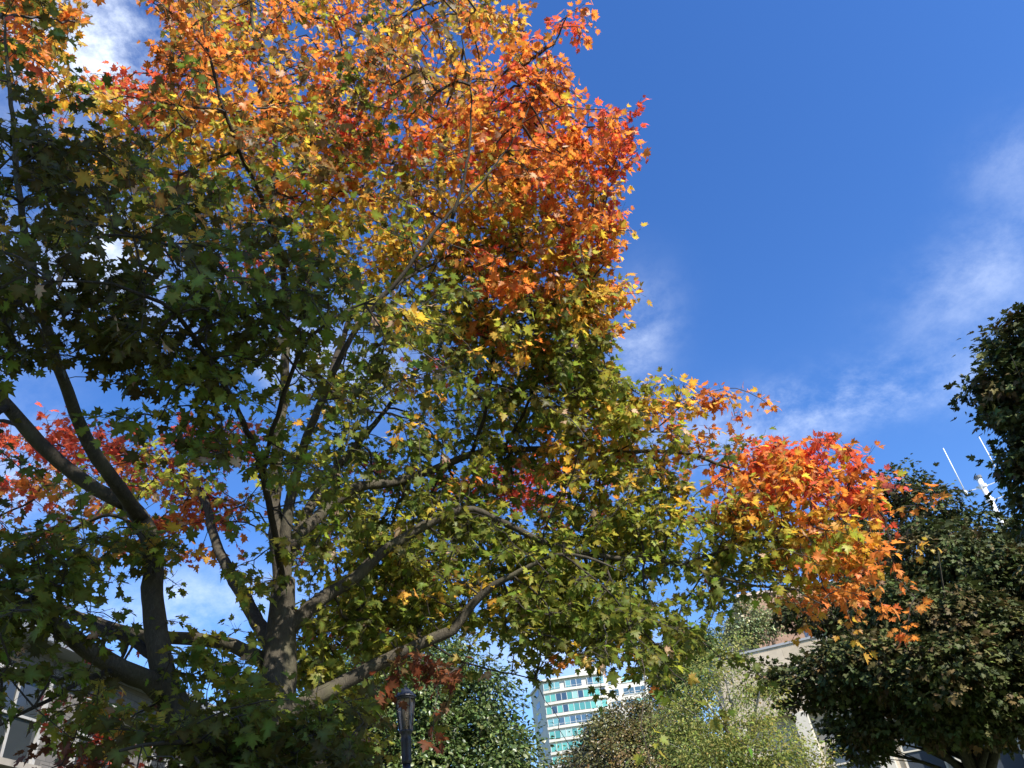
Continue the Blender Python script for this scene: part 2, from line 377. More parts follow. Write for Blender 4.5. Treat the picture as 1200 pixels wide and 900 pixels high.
# ------------------------------------------------------------------ the big maple
def big_maple():
    foot = P(292, 950, 6.7); base = np.array([foot[0] + .05, foot[1], 0.0])
    root = empty('maple_tree', base)
    tag(root, 'large spreading maple turning orange, red and yellow, filling the left half of the picture', 'tree')
    F = P(296, 925, 6.7)
    trunk_pts = [base + (0, 0, -.15), base + (0.02, 0, .7), (base + F) / 2 + (.03, 0, 0), F, P(308, 870, 6.75), P(322, 805, 6.9), P(329, 740, 7.0), P(333, 680, 7.05)]
    trunk_r = [.50, .36, .31, .30, .24, .205, .18, .14]
    nodes = []; bold = []
    def limb(name, pts, rad, lab=None):
        p3 = [np.asarray(q, float) if len(q) == 3 and isinstance(q, np.ndarray) else P(*q) for q in pts]
        sp, ix = smooth_path(p3, .10)
        rad = [max(.004, q * (.72 if name == 'branch' else .72)) for q in rad]
        rr = np.interp(ix, np.arange(len(rad)) * (len(pts) - 1) / (len(rad) - 1), rad)
        wig = np.cumsum(rng.normal(0, .006, sp.shape), axis=0); wig -= np.linspace(0, 1, len(sp))[:, None] * wig[-1]
        sp = sp + wig * np.minimum(1, .12 / (rr[:, None] + .03))
        b = MB(); b.tube(sp, rr, 12 if rr[0] > .05 else 7, .10 if rr[0] > .05 else .05); o = b.build(name, BARK if rad[0] > .046 else BARK_YOUNG, root, smooth=True)
        if name == 'branch': nodes.append(sp[3::2])
        if rr.max() > .02: bold.append(sp[(rr > .014)][::2])
        return o
    limb('trunk', [np.asarray(q) for q in trunk_pts], trunk_r)
    tk, _ = smooth_path([np.asarray(q) for q in trunk_pts[3:]], .15); nodes.append(tk[2:])
    L = [
     # left stem and its forks
     ([(300,935,6.7),(262,905,6.65),(222,862,6.55),(200,820,6.55)], [.2,.165,.15]),
     ([(200,822,6.55),(172,797,6.5),(140,783,6.4),(100,760,6.3),(55,728,6.2),(5,700,6.0),(-60,672,5.8)], [.115,.10,.08,.045]),
     ([(203,828,6.55),(186,770,6.6),(181,700,6.8),(181,650,6.9),(172,615,6.95),(150,590,7.0)], [.125,.12,.10]),
     ([(150,592,7.0),(100,562,7.0),(55,525,7.0),(10,475,6.9),(-15,440,6.8),(-60,380,6.6)], [.085,.085,.06]),
     ([(166,608,6.95),(135,565,6.6),(105,520,6.4),(85,480,6.2),(68,425,5.9),(42,340,5.5),(28,250,5.2),(14,120,5.0),(5,20,4.9)], [.085,.08,.065,.05,.03,.012]),
     ([(185,775,6.6),(155,752,7.0),(125,738,7.4),(90,722,7.9),(40,700,8.5),(-30,660,9.0)], [.06,.055,.04,.015]),
     ([(310,775,7.05),(265,752,7.3),(215,745,7.5),(160,738,7.7),(95,718,8.2),(40,690,8.6),(-20,640,9)], [.085,.08,.075,.06,.02]),
     ([(178,640,6.9),(140,605,7.3),(100,615,7.6),(60,640,7.9),(20,660,8.2)], [.03,.022,.01]),
     ([(10,475,6.9),(-30,500,6.5),(-80,505,6.2)], [.04,.03]),
     ([(50,525,7.0),(15,495,7.4),(-20,490,7.8)], [.04,.02]),
     # central leaders
     ([(333,690,7.05),(336,620,7.0),(346,560,6.9),(365,500,6.4),(388,445,6.0)], [.095,.078,.066,.054,.046]), ([(386,448,6.01),(420,385,5.7),(470,332,5.5),(530,255,5.4),(580,205,5.5),(620,130,5.7),(650,50,5.8)], [.045,.036,.029,.022,.015,.009,.005]),
     ([(530,255,5.4),(548,190,5.25),(550,120,5.2),(540,40,5.0),(528,-70,4.8)], [.028,.017,.012,.006]),
     ([(415,392,5.75),(450,350,6.0),(500,315,6.4),(560,290,6.6),(630,272,6.8),(710,245,7.0)], [.033,.024,.015,.006]),
     ([(335,660,7.05),(362,600,7.5),(398,545,7.9),(440,500,8.3),(480,450,8.6),(520,400,8.8)], [.085,.07,.04,.015]),
     ([(330,700,7.0),(322,620,7.0),(320,560,7.0),(332,470,7.0),(338,400,6.95),(334,330,6.9),(322,250,6.8),(326,160,6.6),(305,60,6.4),(285,-60,6.2)], [.10,.085,.07,.06,.05,.04,.02]),
     ([(334,330,6.9),(312,240,6.1),(278,170,5.5),(255,110,5.2),(240,40,5.0),(225,-50,4.8)], [.04,.032,.022,.008]),
     ([(338,400,6.95),(300,345,6.0),(250,305,5.0),(180,282,4.2),(120,275,3.9)], [.045,.035,.02,.008]),
     ([(333,690,7.0),(305,560,5.7),(260,450,4.7),(205,370,4.1),(130,335,3.8),(60,330,3.8)], [.045,.030,.017,.006]),
     ([(305,560,5.7),(335,450,4.9),(380,380,4.6),(440,350,4.7)], [.03,.02,.01]),
     ([(320,760,7.1),(283,695,7.9),(258,645,8.5),(235,585,9.2),(200,540,10),(130,530,10.8),(50,520,11)], [.10,.085,.06,.03,.012]),
     ([(388,445,6.0),(400,400,6.7),(412,370,7.4),(440,350,7.8),(520,345,8)], [.05,.045,.03,.012]),
     # right limbs
     ([(318,845,6.85),(360,822,6.9),(420,790,7.0),(480,760,7.1),(530,736,7.1),(552,705,7.05),(600,672,6.9),(660,650,6.8),(730,670,6.8)], [.11,.09,.075,.06,.032,.010]),
     ([(328,750,7.0),(372,706,7.0),(412,682,7.05),(450,648,7.1),(505,616,7.1),(550,602,7.1),(625,632,7.2),(700,652,7.4),(790,662,7.8),(870,684,8.2),(925,690,8.5)], [.10,.085,.075,.06,.045,.035,.025,.01]),
     ([(336,640,7.0),(362,612,7.1),(410,570,7.3),(470,560,7.5),(515,545,7.65),(560,530,7.8),(640,525,8.0),(720,530,8.2),(800,532,8.4),(880,555,8.6),(960,560,8.9),(1010,560,9.0)], [.085,.08,.065,.055,.045,.03,.018,.008]),
     ([(552,532,7.8),(572,470,7.3),(580,400,7.0),(620,370,6.9),(690,345,6.9)], [.035,.025,.018,.007]),
     ([(590,528,7.85),(618,475,7.4),(640,425,7.2),(690,405,7.2),(720,395,7.2)], [.03,.02,.007]),
     ([(720,530,8.2),(770,500,8.2),(810,465,8.2),(850,455,8.3)], [.015,.01,.004]),
     ([(790,662,7.8),(860,640,8.2),(930,625,8.6),(990,640,8.9),(1045,640,9.0)], [.018,.012,.005]),
     ([(600,672,6.9),(640,705,6.8),(645,745,6.8)], [.016,.006]),
     ([(660,650,6.8),(720,700,6.8),(745,755,6.9)], [.016,.006]),
     ([(500,752,7.1),(545,775,7.2),(600,790,7.3),(640,800,7.3)], [.016,.005]),
     ([(312,868,6.75),(350,880,5.9),(400,905,5.2)], [.035,.01]),
     ([(300,925,6.7),(260,880,5.6),(210,870,5.0),(140,880,4.8)], [.04,.01]),
     ([(140,783,6.4),(90,800,6.1),(40,830,5.9),(0,850,5.8)], [.03,.01]),
    ]
    for pts, rad in L: limb('branch', pts, rad)
    # foliage: x, y, half width, half height in the photo, horizontal distance, its spread, sprays, colours
    B = [
     (330,50,150,110,6.9,1.2,230,'o5y3r1Y2'), (480,105,140,130,6.7,1.0,230,'o5y4r1Y2'), (582,170,100,100,6.4,.8,170,'o4r1y4Y2'), (684,190,38,70,6.3,.4,36,'r2o4y3'),
     (622,250,95,75,6.8,.8,125,'o4y5r1Y2'), (430,-10,170,80,6.2,1.0,170,'o5y3r2'), (250,10,80,80,6.6,1.0,95,'o5r2y2'), (490,50,55,70,4.9,.4,36,'b2o2y1g1'), (180,20,30,50,5.0,.4,16,'g1b2o2'),
     (160,108,60,34,7.4,.6,55,'r5o3'), (200,180,110,85,6.3,1.1,135,'y4o3b1Y3'), (330,200,130,110,7.0,1.3,200,'y4o2Y4g2'), (450,250,120,90,7.0,1.0,180,'y4o3Y4g1'), (300,110,120,90,5.6,.6,50,'b2y2o3'), (220,90,50,90,5.0,.5,24,'g1b2o2'), (420,150,100,100,5.6,.6,40,'Y2o2b2g1'),
     (630,80,38,34,5.9,.4,28,'o4y4r1'), (580,40,40,40,5.9,.4,16,'o3y2'), (672,34,14,36,6.0,.2,11,'o3r2y1'), (640,110,40,40,6.1,.4,24,'o4y3'), (742,128,16,18,6.3,.2,9,'r5'), (728,165,18,40,6.3,.2,14,'r4o3'), (716,250,20,30,6.5,.3,10,'r3o3'),
     (540,300,120,60,7.0,.9,105,'Y5y4o1g1'), (600,345,120,70,7.3,.9,140,'Y5y3g3o1'), (668,340,46,42,7.0,.4,60,'o4y3Y1'), (600,328,50,26,6.5,.3,22,'o3r3'),
     (682,270,44,44,6.6,.4,56,'o4y3r2'), (686,345,38,40,7.0,.4,56,'o4y4Y1'), (690,420,40,50,7.3,.5,56,'Y3y2g3'), (640,185,46,60,6.4,.5,44,'o5r1y3'), (700,470,40,40,7.6,.5,36,'Y3y3g2'),
     (480,385,110,80,7.6,1.0,125,'Y4g3y2'), (640,430,70,70,7.4,.9,115,'g3Y4y1'), (560,450,125,85,7.5,1.2,170,'g4Y4y1o1'), (420,480,110,85,7.3,1.2,130,'g4Y4y1'),
     (600,560,120,55,7.8,1.0,115,'o1Y3g3'), (630,560,65,34,9.6,.6,60,'r6o1'), (500,560,60,30,9.3,.6,18,'r4o2'), (720,540,90,65,7.9,.8,125,'Y4y3o1g2'), (680,480,50,50,7.7,.7,66,'Y4g2y2o1'),
     (795,478,45,32,8.1,.4,34,'o4y4r1'), (838,460,20,12,8.2,.2,7,'r3o2'), (850,568,110,46,8.5,.6,115,'o3y4Y3'), (890,548,75,30,8.8,.5,56,'r2o4y3'), (948,548,42,24,9.0,.4,36,'r4o3y1'),
     (985,570,32,22,9.0,.3,20,'r3o3y1'), (985,535,14,20,9.0,.2,5,'r4p2'), (900,620,100,48,8.7,.7,105,'Y4y3o1'), (800,625,110,60,8.3,.8,125,'Y4g3y1'), (962,645,56,24,8.9,.3,38,'o4y3Y1'), (945,690,32,18,8.7,.3,15,'o4y1'), (1030,640,14,6,9.0,.1,4,'o4'),
     (835,685,50,16,8.4,.4,9,'g3Y2'), (820,712,22,24,8.3,.3,9,'g3Y1'), (680,650,110,60,7.8,.9,150,'g4Y4'), (560,655,120,60,7.7,.9,145,'g5Y3y1'), (700,715,80,46,7.3,.7,105,'g5Y1'), (610,720,50,30,7.4,.5,36,'g4Y1'),
     (450,680,90,55,8.0,.9,90,'g4Y3'), (450,605,110,60,8.0,1.0,110,'g4Y3'), (480,722,70,34,7.7,.6,40,'g4Y2'), (740,755,30,16,7.1,.3,10,'g2y2o1'), (760,735,28,28,7.5,.3,13,'g3Y2'),
     (455,792,36,20,6.9,.3,9,'R4'), (515,782,50,12,7.2,.3,8,'R3b2'), (420,720,40,34,9.6,.5,24,'r2R3'), (372,632,28,26,10.8,.4,14,'p3r3'), (490,425,26,14,9.4,.3,7,'p3r3'), (690,355,40,16,9.2,.3,6,'p3r2'),
     # sprays reaching out over the viewpoint, shade deepened by dark olive leaf colours
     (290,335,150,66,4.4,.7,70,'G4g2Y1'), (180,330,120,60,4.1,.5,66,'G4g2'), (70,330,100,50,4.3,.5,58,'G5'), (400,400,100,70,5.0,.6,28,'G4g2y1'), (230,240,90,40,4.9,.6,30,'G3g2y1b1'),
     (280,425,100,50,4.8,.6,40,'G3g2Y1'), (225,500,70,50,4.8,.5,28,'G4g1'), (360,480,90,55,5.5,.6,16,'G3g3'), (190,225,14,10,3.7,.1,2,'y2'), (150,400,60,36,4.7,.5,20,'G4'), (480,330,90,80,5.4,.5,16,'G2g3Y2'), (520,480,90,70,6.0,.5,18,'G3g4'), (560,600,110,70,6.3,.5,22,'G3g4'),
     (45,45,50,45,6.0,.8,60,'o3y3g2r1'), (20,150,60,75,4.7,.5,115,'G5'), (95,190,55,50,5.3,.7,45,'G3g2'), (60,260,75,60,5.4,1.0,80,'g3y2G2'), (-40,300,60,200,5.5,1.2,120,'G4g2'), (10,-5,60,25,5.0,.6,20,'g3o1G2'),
     # far side, red in the sun
     (150,545,120,40,10.4,1.0,140,'r4o5R1'), (60,510,60,36,10.4,.8,40,'r4o2'), (230,600,60,42,10.0,.8,55,'o4r3'), (60,590,55,42,9.0,.8,40,'Y2o2g1'), (220,540,60,46,9.5,.8,46,'o4r2'), (260,490,40,36,9.8,.6,14,'p3r3'), (290,320,22,16,9.0,.3,9,'p2r4'), (10,580,30,26,9.6,.5,9,'r3p2'), (400,600,120,90,9.6,.6,60,'Y3o2r1g2'),
     # low left
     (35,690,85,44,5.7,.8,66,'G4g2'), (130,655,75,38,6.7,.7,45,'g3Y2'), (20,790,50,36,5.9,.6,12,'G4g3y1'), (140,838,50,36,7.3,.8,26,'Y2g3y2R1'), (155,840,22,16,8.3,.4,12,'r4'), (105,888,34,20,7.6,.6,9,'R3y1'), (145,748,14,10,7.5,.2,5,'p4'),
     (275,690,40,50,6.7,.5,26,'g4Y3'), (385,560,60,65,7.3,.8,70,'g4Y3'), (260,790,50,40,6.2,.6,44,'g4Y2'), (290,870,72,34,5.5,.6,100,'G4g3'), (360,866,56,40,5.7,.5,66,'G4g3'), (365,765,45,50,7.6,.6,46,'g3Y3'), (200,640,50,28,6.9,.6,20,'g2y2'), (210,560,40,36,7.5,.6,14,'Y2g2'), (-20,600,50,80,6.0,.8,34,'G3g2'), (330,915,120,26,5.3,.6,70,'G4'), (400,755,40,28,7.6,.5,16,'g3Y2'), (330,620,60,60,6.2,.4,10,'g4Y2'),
    ]
    GAPS = [(888,728,44,26), (690,842,85,58), (476,830,20,30), (475,880,16,40), (145,35,55,48), (105,75,32,22), (120,300,40,24), (95,455,40,36), (20,475,26,34), (235,690,46,34), (215,720,60,22), (130,690,40,34), (25,610,26,20), (180,470,22,16), (420,395,26,20), (470,420,16,24), (240,640,26,24), (585,800,30,40), (770,690,14,18), (640,395,10,8), (300,560,10,14), (420,560,12,10), (92,772,30,14), (22,868,30,30), (150,812,24,14), (25,830,22,14), (430,300,12,10)]
    T, PC = [], []
    for (px, py, rx, ry, D, dD, n, spec) in B:
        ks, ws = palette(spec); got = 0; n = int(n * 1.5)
        while got < n:
            a = rng.uniform(-1, 1, 3)
            if np.dot(a, a) > 1: continue
            c0 = P(px + a[0] * rx, py + a[1] * ry, D + a[2] * dD)
            m = min(n - got, int(rng.integers(2, 8))); got += m
            tilt = rng.normal(0, .3, 2); rr_ = .10 * m ** .5 + .06; 
            if n > 95 and field(c0, 1, 1.1) < -.95: continue                # voids between the sprays
            qn = .5 * (1 + math.erf((field(c0, 0, 1.6) * .62 + rng.normal(0, .78)) / 1.414))
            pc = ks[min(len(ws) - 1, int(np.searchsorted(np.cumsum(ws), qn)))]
            for _ in range(m):
                o = rng.normal(0, rr_, 3); o[2] = o[2] * .22 + o[0] * tilt[0] + o[1] * tilt[1] - .25 * (o[0] ** 2 + o[1] ** 2) / rr_
                q = c0 + o; x, y, _z = project(q)
                if any(((x - gx) / grx) ** 2 + ((y - gy) / gry) ** 2 < 1.0 for gx, gy, grx, gry in GAPS) and rng.random() < .94: continue
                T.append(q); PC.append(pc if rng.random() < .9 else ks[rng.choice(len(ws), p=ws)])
    T = np.array(T); PC = np.array(PC)
    nodes = np.vstack(nodes)
    pj = np.array([project(q) for q in T]); lj = np.array([project(q) for q in np.vstack(bold)])
    edge = np.interp(pj[:, 1], [-50, 0, 50, 62, 80, 100, 112, 128, 140, 165, 190, 205, 225, 240, 262, 285, 300, 325, 345, 362, 385, 410, 440, 441],
                     [600, 700, 695, 655, 690, 700, 765, 775, 745, 765, 762, 728, 756, 716, 742, 760, 712, 742, 748, 716, 738, 708, 738, 2000])
    drop = pj[:, 0] > edge - 4 + rng.normal(0, 8, len(T))
    for i in range(0, len(T), 500):       # few sprays hang right before a thick limb
        d2 = (pj[i:i+500, None, 0] - lj[None, :, 0]) ** 2 + (pj[i:i+500, None, 1] - lj[None, :, 1]) ** 2
        drop[i:i+500] |= ((d2 < 20 ** 2) & (pj[i:i+500, None, 2] < lj[None, :, 2] + .1)).any(1) & (rng.random(len(d2)) < .45)
    T, PC = T[~drop], PC[~drop]
    par, order = grow(nodes, T, .4)
    n0 = len(nodes); allp = np.vstack([nodes, T])
    cnt = np.ones(len(T))
    for k in order[::-1]:
        if par[k] >= n0: cnt[par[k] - n0] += cnt[k]
    rad = .0030 * cnt ** .46
    tw = MB()
    for k in order:
        a, b = allp[par[k]], T[k]; L_ = np.linalg.norm(b - a)
        ra = min(rad[k] * 1.25, .03) if par[k] < n0 else min(rad[par[k] - n0], rad[k] * 1.3)
        m = 1 + int(L_ / .16); s = np.linspace(0, 1, m + 1)[:, None]
        pts = a + (b - a) * s
        pts[:, 2] += (np.sin(s[:, 0] * math.pi) * .07 * L_)
        if m > 1: pts[1:-1] += rng.normal(0, .014 * min(1.5, L_ * 2), (m - 1, 3))
        tw.tube(pts, np.linspace(ra, rad[k], m + 1), 5 if ra > .008 else 4, .0)
    t_ = tw.build('twigs', TWIG, root); t_['kind'] = 'stuff'
    # leaf sprays
    K = 11
    nT = len(T); rep = np.repeat(np.arange(nT), K)
    dirs = T - allp[par]; dirs /= np.linalg.norm(dirs, axis=1)[:, None] + 1e-6
    out = rng.normal(0, 1, (len(rep), 3)); out[:, 2] *= .55; out += dirs[rep] * .6
    out /= np.linalg.norm(out, axis=1)[:, None]
    along = rng.uniform(-.9, .25, len(rep))[:, None] * np.minimum(.32, np.linalg.norm(T - allp[par], axis=1))[rep][:, None]
    pos = T[rep] + dirs[rep] * along + out * rng.uniform(.03, .15, len(rep))[:, None]
    axis = out + np.array([0, 0, -.55]) + rng.normal(0, .35, out.shape)
    nrm = np.array([0.12, -.10, 1.0]) + rng.normal(0, .52, out.shape)
    size = np.clip(rng.normal(.075, .022, len(rep)), .03, .13)
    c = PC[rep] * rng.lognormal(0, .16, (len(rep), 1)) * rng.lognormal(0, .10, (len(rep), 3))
    sw = rng.random(len(rep)) < .08                        # odd leaves of a spray follow a neighbour's colour
    c[sw] = PC[(rep[sw] + rng.integers(1, 5, sw.sum())) % nT]
    br = rng.random(len(rep)) < .009; c[br] = np.array([.55, .36, .24])
    keep = rng.random(len(rep)) < .93
    # thin shoots from the twig to each leaf stalk
    e0 = (T[rep] + dirs[rep] * along)[keep]; ax_ = axis / np.linalg.norm(axis, axis=1)[:, None]; e1 = (pos - ax_ * size[:, None] * .5)[keep]
    d = e1 - e0; d /= np.linalg.norm(d, axis=1)[:, None] + 1e-6
    sa = np.cross(d, np.array([.3, .5, .81])); sa /= np.linalg.norm(sa, axis=1)[:, None] + 1e-6; sb = np.cross(d, sa)
    V = np.concatenate([np.stack([e + .0016 * (sa * math.cos(q) + sb * math.sin(q)) for q in (0, 2.1, 4.2)], 1) for e in (e0, e1)], 1)
    n = len(e0); q = np.array([(0, 1, 4, 3), (1, 2, 5, 4), (2, 0, 3, 5)]); Q = (q[None] + (np.arange(n) * 6)[:, None, None]).reshape(-1, 4)
    me = bpy.data.meshes.new('shoots'); V = V.reshape(-1, 3) - world_loc(root)
    me.vertices.add(len(V)); me.vertices.foreach_set('co', V.astype(np.float32).ravel()); me.loops.add(Q.size); me.loops.foreach_set('vertex_index', Q.astype(np.int32).ravel())
    me.polygons.add(len(Q)); me.polygons.foreach_set('loop_start', np.arange(0, Q.size, 4, dtype=np.int32)); me.update(calc_edges=True); me.validate(); me.materials.append(TWIG)
    sh = bpy.data.objects.new('shoots', me); COL.objects.link(sh); sh.parent = root; sh['kind'] = 'stuff'
    leaves_mesh('crown', LEAF, root, pos[keep], axis[keep], nrm[keep], size[keep], np.clip(c[keep], 0, .95), 'maple')
    print('maple sprays', nT, 'leaves', keep.sum())
    return root

# ------------------------------------------------------------------ other trees
def leafy_tree(name, label, base, lobes, leaf, nleaf, cols, trunk_r, bark, mat, kind='oval', fork=.4, per=40, clump=.55, shell=.55, lean=None, cat='tree', group=None, extra_stems=()):
    """lobes: (centre, radii). Leaves stand in flattened clumps through each lobe, denser to its outside."""
    base = np.asarray(base, float); root = empty(name, base); tag(root, label, cat, group)
    cen = np.array([l[0] for l in lobes]); rads = np.array([np.broadcast_to(l[1], 3) for l in lobes])
    mid = cen.mean(0); top = cen[:, 2].max(); zf = base[2] + (cen[:, 2].min() - base[2]) * fork + .2
    forkp = np.array([base[0] * .6 + mid[0] * .4, base[1] * .6 + mid[1] * .4, zf]) if lean is None else np.asarray(lean, float)
    tb = MB(); sp, ix = smooth_path([base + (0, 0, -.1), base * .6 + forkp * .4 + (.04, .02, 0), forkp], .3)
    tb.tube(sp, np.interp(ix, [0, .4, 2], [trunk_r * 1.5, trunk_r, trunk_r * .85]), 12, .06); tb.build('trunk', bark, root, smooth=True)
    lead = np.array([mid[0], mid[1], zf + (top - zf) * .75])
    main, ix = smooth_path([forkp, (forkp + lead) / 2 + rng.normal(0, .15, 3), lead], .3)
    lb = MB(); lb.tube(main, np.interp(ix, [0, 2], [trunk_r * .8, trunk_r * .15]), 9, .05); lb.build('branch', bark, root, smooth=True)
    vol = rads.prod(1) ** (2 / 3); vol /= vol.sum()
    for i in range(len(cen)):
        j = min(len(main) - 1, int(len(main) * np.clip((cen[i, 2] - zf) / (top - zf + .1) * .55, 0, .85)))
        a = main[j]; b = cen[i]; L = np.linalg.norm(b - a)
        if L < .3: continue
        q, ix = smooth_path([a, a * .55 + b * .45 + np.array([0, 0, .08 * L]), b], .35)
        r1 = trunk_r * .38 * np.clip(rads[i].mean() / rads.mean(), .5, 1.2)
        q[1:-1] += rng.normal(0, .02 * L ** .5, (len(q) - 2, 3))
        bb = MB(); bb.tube(q, np.interp(ix, [0, 2], [r1, r1 * .25]), 7, .05)
        for _ in range(7):
            t = q[int(len(q) * rng.uniform(.45, 1)) - 1]; e = cen[i] + rng.normal(0, 1, 3) * rads[i] * .5
            mpt = (t + e) / 2 + rng.normal(0, .06 * rads[i].mean(), 3)
            bb.tube(np.array([t, mpt, e]), np.array([r1 * .25, r1 * .15, r1 * .05]), 4)
        bb.build('branch', bark, root, smooth=True)
    for st in extra_stems:
        q, ix = smooth_path(st[0], .3); bb = MB(); bb.tube(q, np.interp(ix, range(len(st[0])), st[1]), 7, .05); bb.build('branch', bark, root, smooth=True)
    ncl = max(20, nleaf // per); cl = rng.choice(len(cen), ncl, p=vol)
    u = rng.normal(0, 1, (ncl, 3)); u /= np.linalg.norm(u, axis=1)[:, None]
    rr = rng.random(ncl) ** (1 / 3) * (1 - shell) + shell; rr *= rng.uniform(.8, 1.12, ncl)
    cc = cen[cl] + u * rr[:, None] * rads[cl]
    ks, ws = cols; csz = rng.uniform(.6, 1.35, ncl) * clump
    ccol = np.array(ks)[rng.choice(len(ks), ncl, p=np.array(ws) / sum(ws))] * rng.lognormal(0, .15, (ncl, 1))
    rep = np.repeat(np.arange(ncl), per); n = len(rep)
    off = rng.normal(0, .5, (n, 3)) * csz[rep][:, None]; off[:, 2] *= .5
    pos = cc[rep] + off + u[rep] * rng.uniform(-.2, .3, n)[:, None] * clump
    axis = off / (np.linalg.norm(off, axis=1)[:, None] + 1e-6) + u[rep] * .5 + np.array([0, 0, -.45]) + rng.normal(0, .4, (n, 3))
    nrm = np.array([.1, -.1, .9]) + u[rep] * .7 + rng.normal(0, .5, (n, 3))
    size = np.clip(rng.normal(leaf, leaf * .25, n), leaf * .4, leaf * 1.7)
    c = ccol[rep] * rng.lognormal(0, .2, (n, 1)) * rng.lognormal(0, .08, (n, 3))
    leaves_mesh('crown', mat, root, pos, axis, nrm, size, np.clip(c, 0, .9), kind, fold=.2, droop=.3)
    return root

def px_lobes(lst, D, zs=1.0, jit=0.0):
    """Lobes given by photo position and radius in pixels, each at its own distance from the eye."""
    out = []
    for q in lst:
        px, py, r = q[:3]; d = D + (q[3] if len(q) > 3 else 0.0)
        c = P(px, py, d); m = r * np.linalg.norm(c - EYE) / FPX
        out.append((c, np.array([m, m, m * zs])))
    return out
def ground_below(px, py, D):
    p = P(px, py, D); return np.array([p[0], p[1], 0.0])

# ------------------------------------------------------------------ ground
def ground():
    m, t, p = new_mat('grass'); p.inputs['Roughness'].default_value = .9
    tc = N(t, 'ShaderNodeTexCoord')
    n1 = N(t, 'ShaderNodeTexNoise'); n1.inputs['Scale'].default_value = .25; n1.inputs['Detail'].default_value = 8
    n2 = N(t, 'ShaderNodeTexNoise'); n2.inputs['Scale'].default_value = 30; n2.inputs['Detail'].default_value = 6
    t.links.new(tc.outputs['Object'], n1.inputs['Vector']); t.links.new(tc.outputs['Object'], n2.inputs['Vector'])
    f = mth(t, 'ADD', mth(t, 'MULTIPLY', n1.outputs[0], .5), mth(t, 'MULTIPLY', n2.outputs[0], .5))
    r = N(t, 'ShaderNodeValToRGB'); r.color_ramp.elements[0].position = .35; r.color_ramp.elements[1].position = .65
    r.color_ramp.elements[0].color = (.03, .05, .012, 1); r.color_ramp.elements[1].color = (.09, .12, .03, 1)
    t.links.new(f, r.inputs[0]); t.links.new(r.outputs[0], p.inputs['Base Color'])
    bn = N(t, 'ShaderNodeBump'); bn.inputs['Strength'].default_value = .6; bn.inputs['Distance'].default_value = .05
    t.links.new(n2.outputs[0], bn.inputs['Height']); t.links.new(bn.outputs[0], p.inputs['Normal'])
    b = MB(); b.v = [(-2000, -2000, 0), (2000, -2000, 0), (2000, 2000, 0), (-2000, 2000, 0)]; b.f = [(0, 1, 2, 3)]; b.c = [(1, 1, 1)]
    tag(b.build('ground', m), kind='structure')
    b = MB(); b.quad_box((-1.2, -30, 0.004), (2.4, 0, 0), (0, 46, 0), (0, 0, .02))
    tag(b.build('path', simple('concrete_path', (.36, .34, .31), .9, var=.15, scale=2, bump=.3)), kind='structure')
ground()

# ------------------------------------------------------------------ buildings
CONC_WHITE = simple('white_concrete', (.50, .48, .43), .7, var=.08, scale=.3)
FRAME_WHITE = simple('white_frame', (.55, .55, .53), .5, var=.05)
DARK_GLASS = glass_mat('window_glass')

def facade_frame(pA, pB):
    """Local axes for a wall that runs from ground point A to B: along, up, outward (to the left of A->B reversed = towards the eye)."""
    a = np.array([pA[0], pA[1], 0.]); b = np.array([pB[0], pB[1], 0.]); u = b - a; L = np.linalg.norm(u); u /= L
    w = np.array([u[1], -u[0], 0.])
    if np.dot(w, EYE - a) < 0: w = -w
    return a, u, w, L
UP = np.array([0, 0, 1.0])

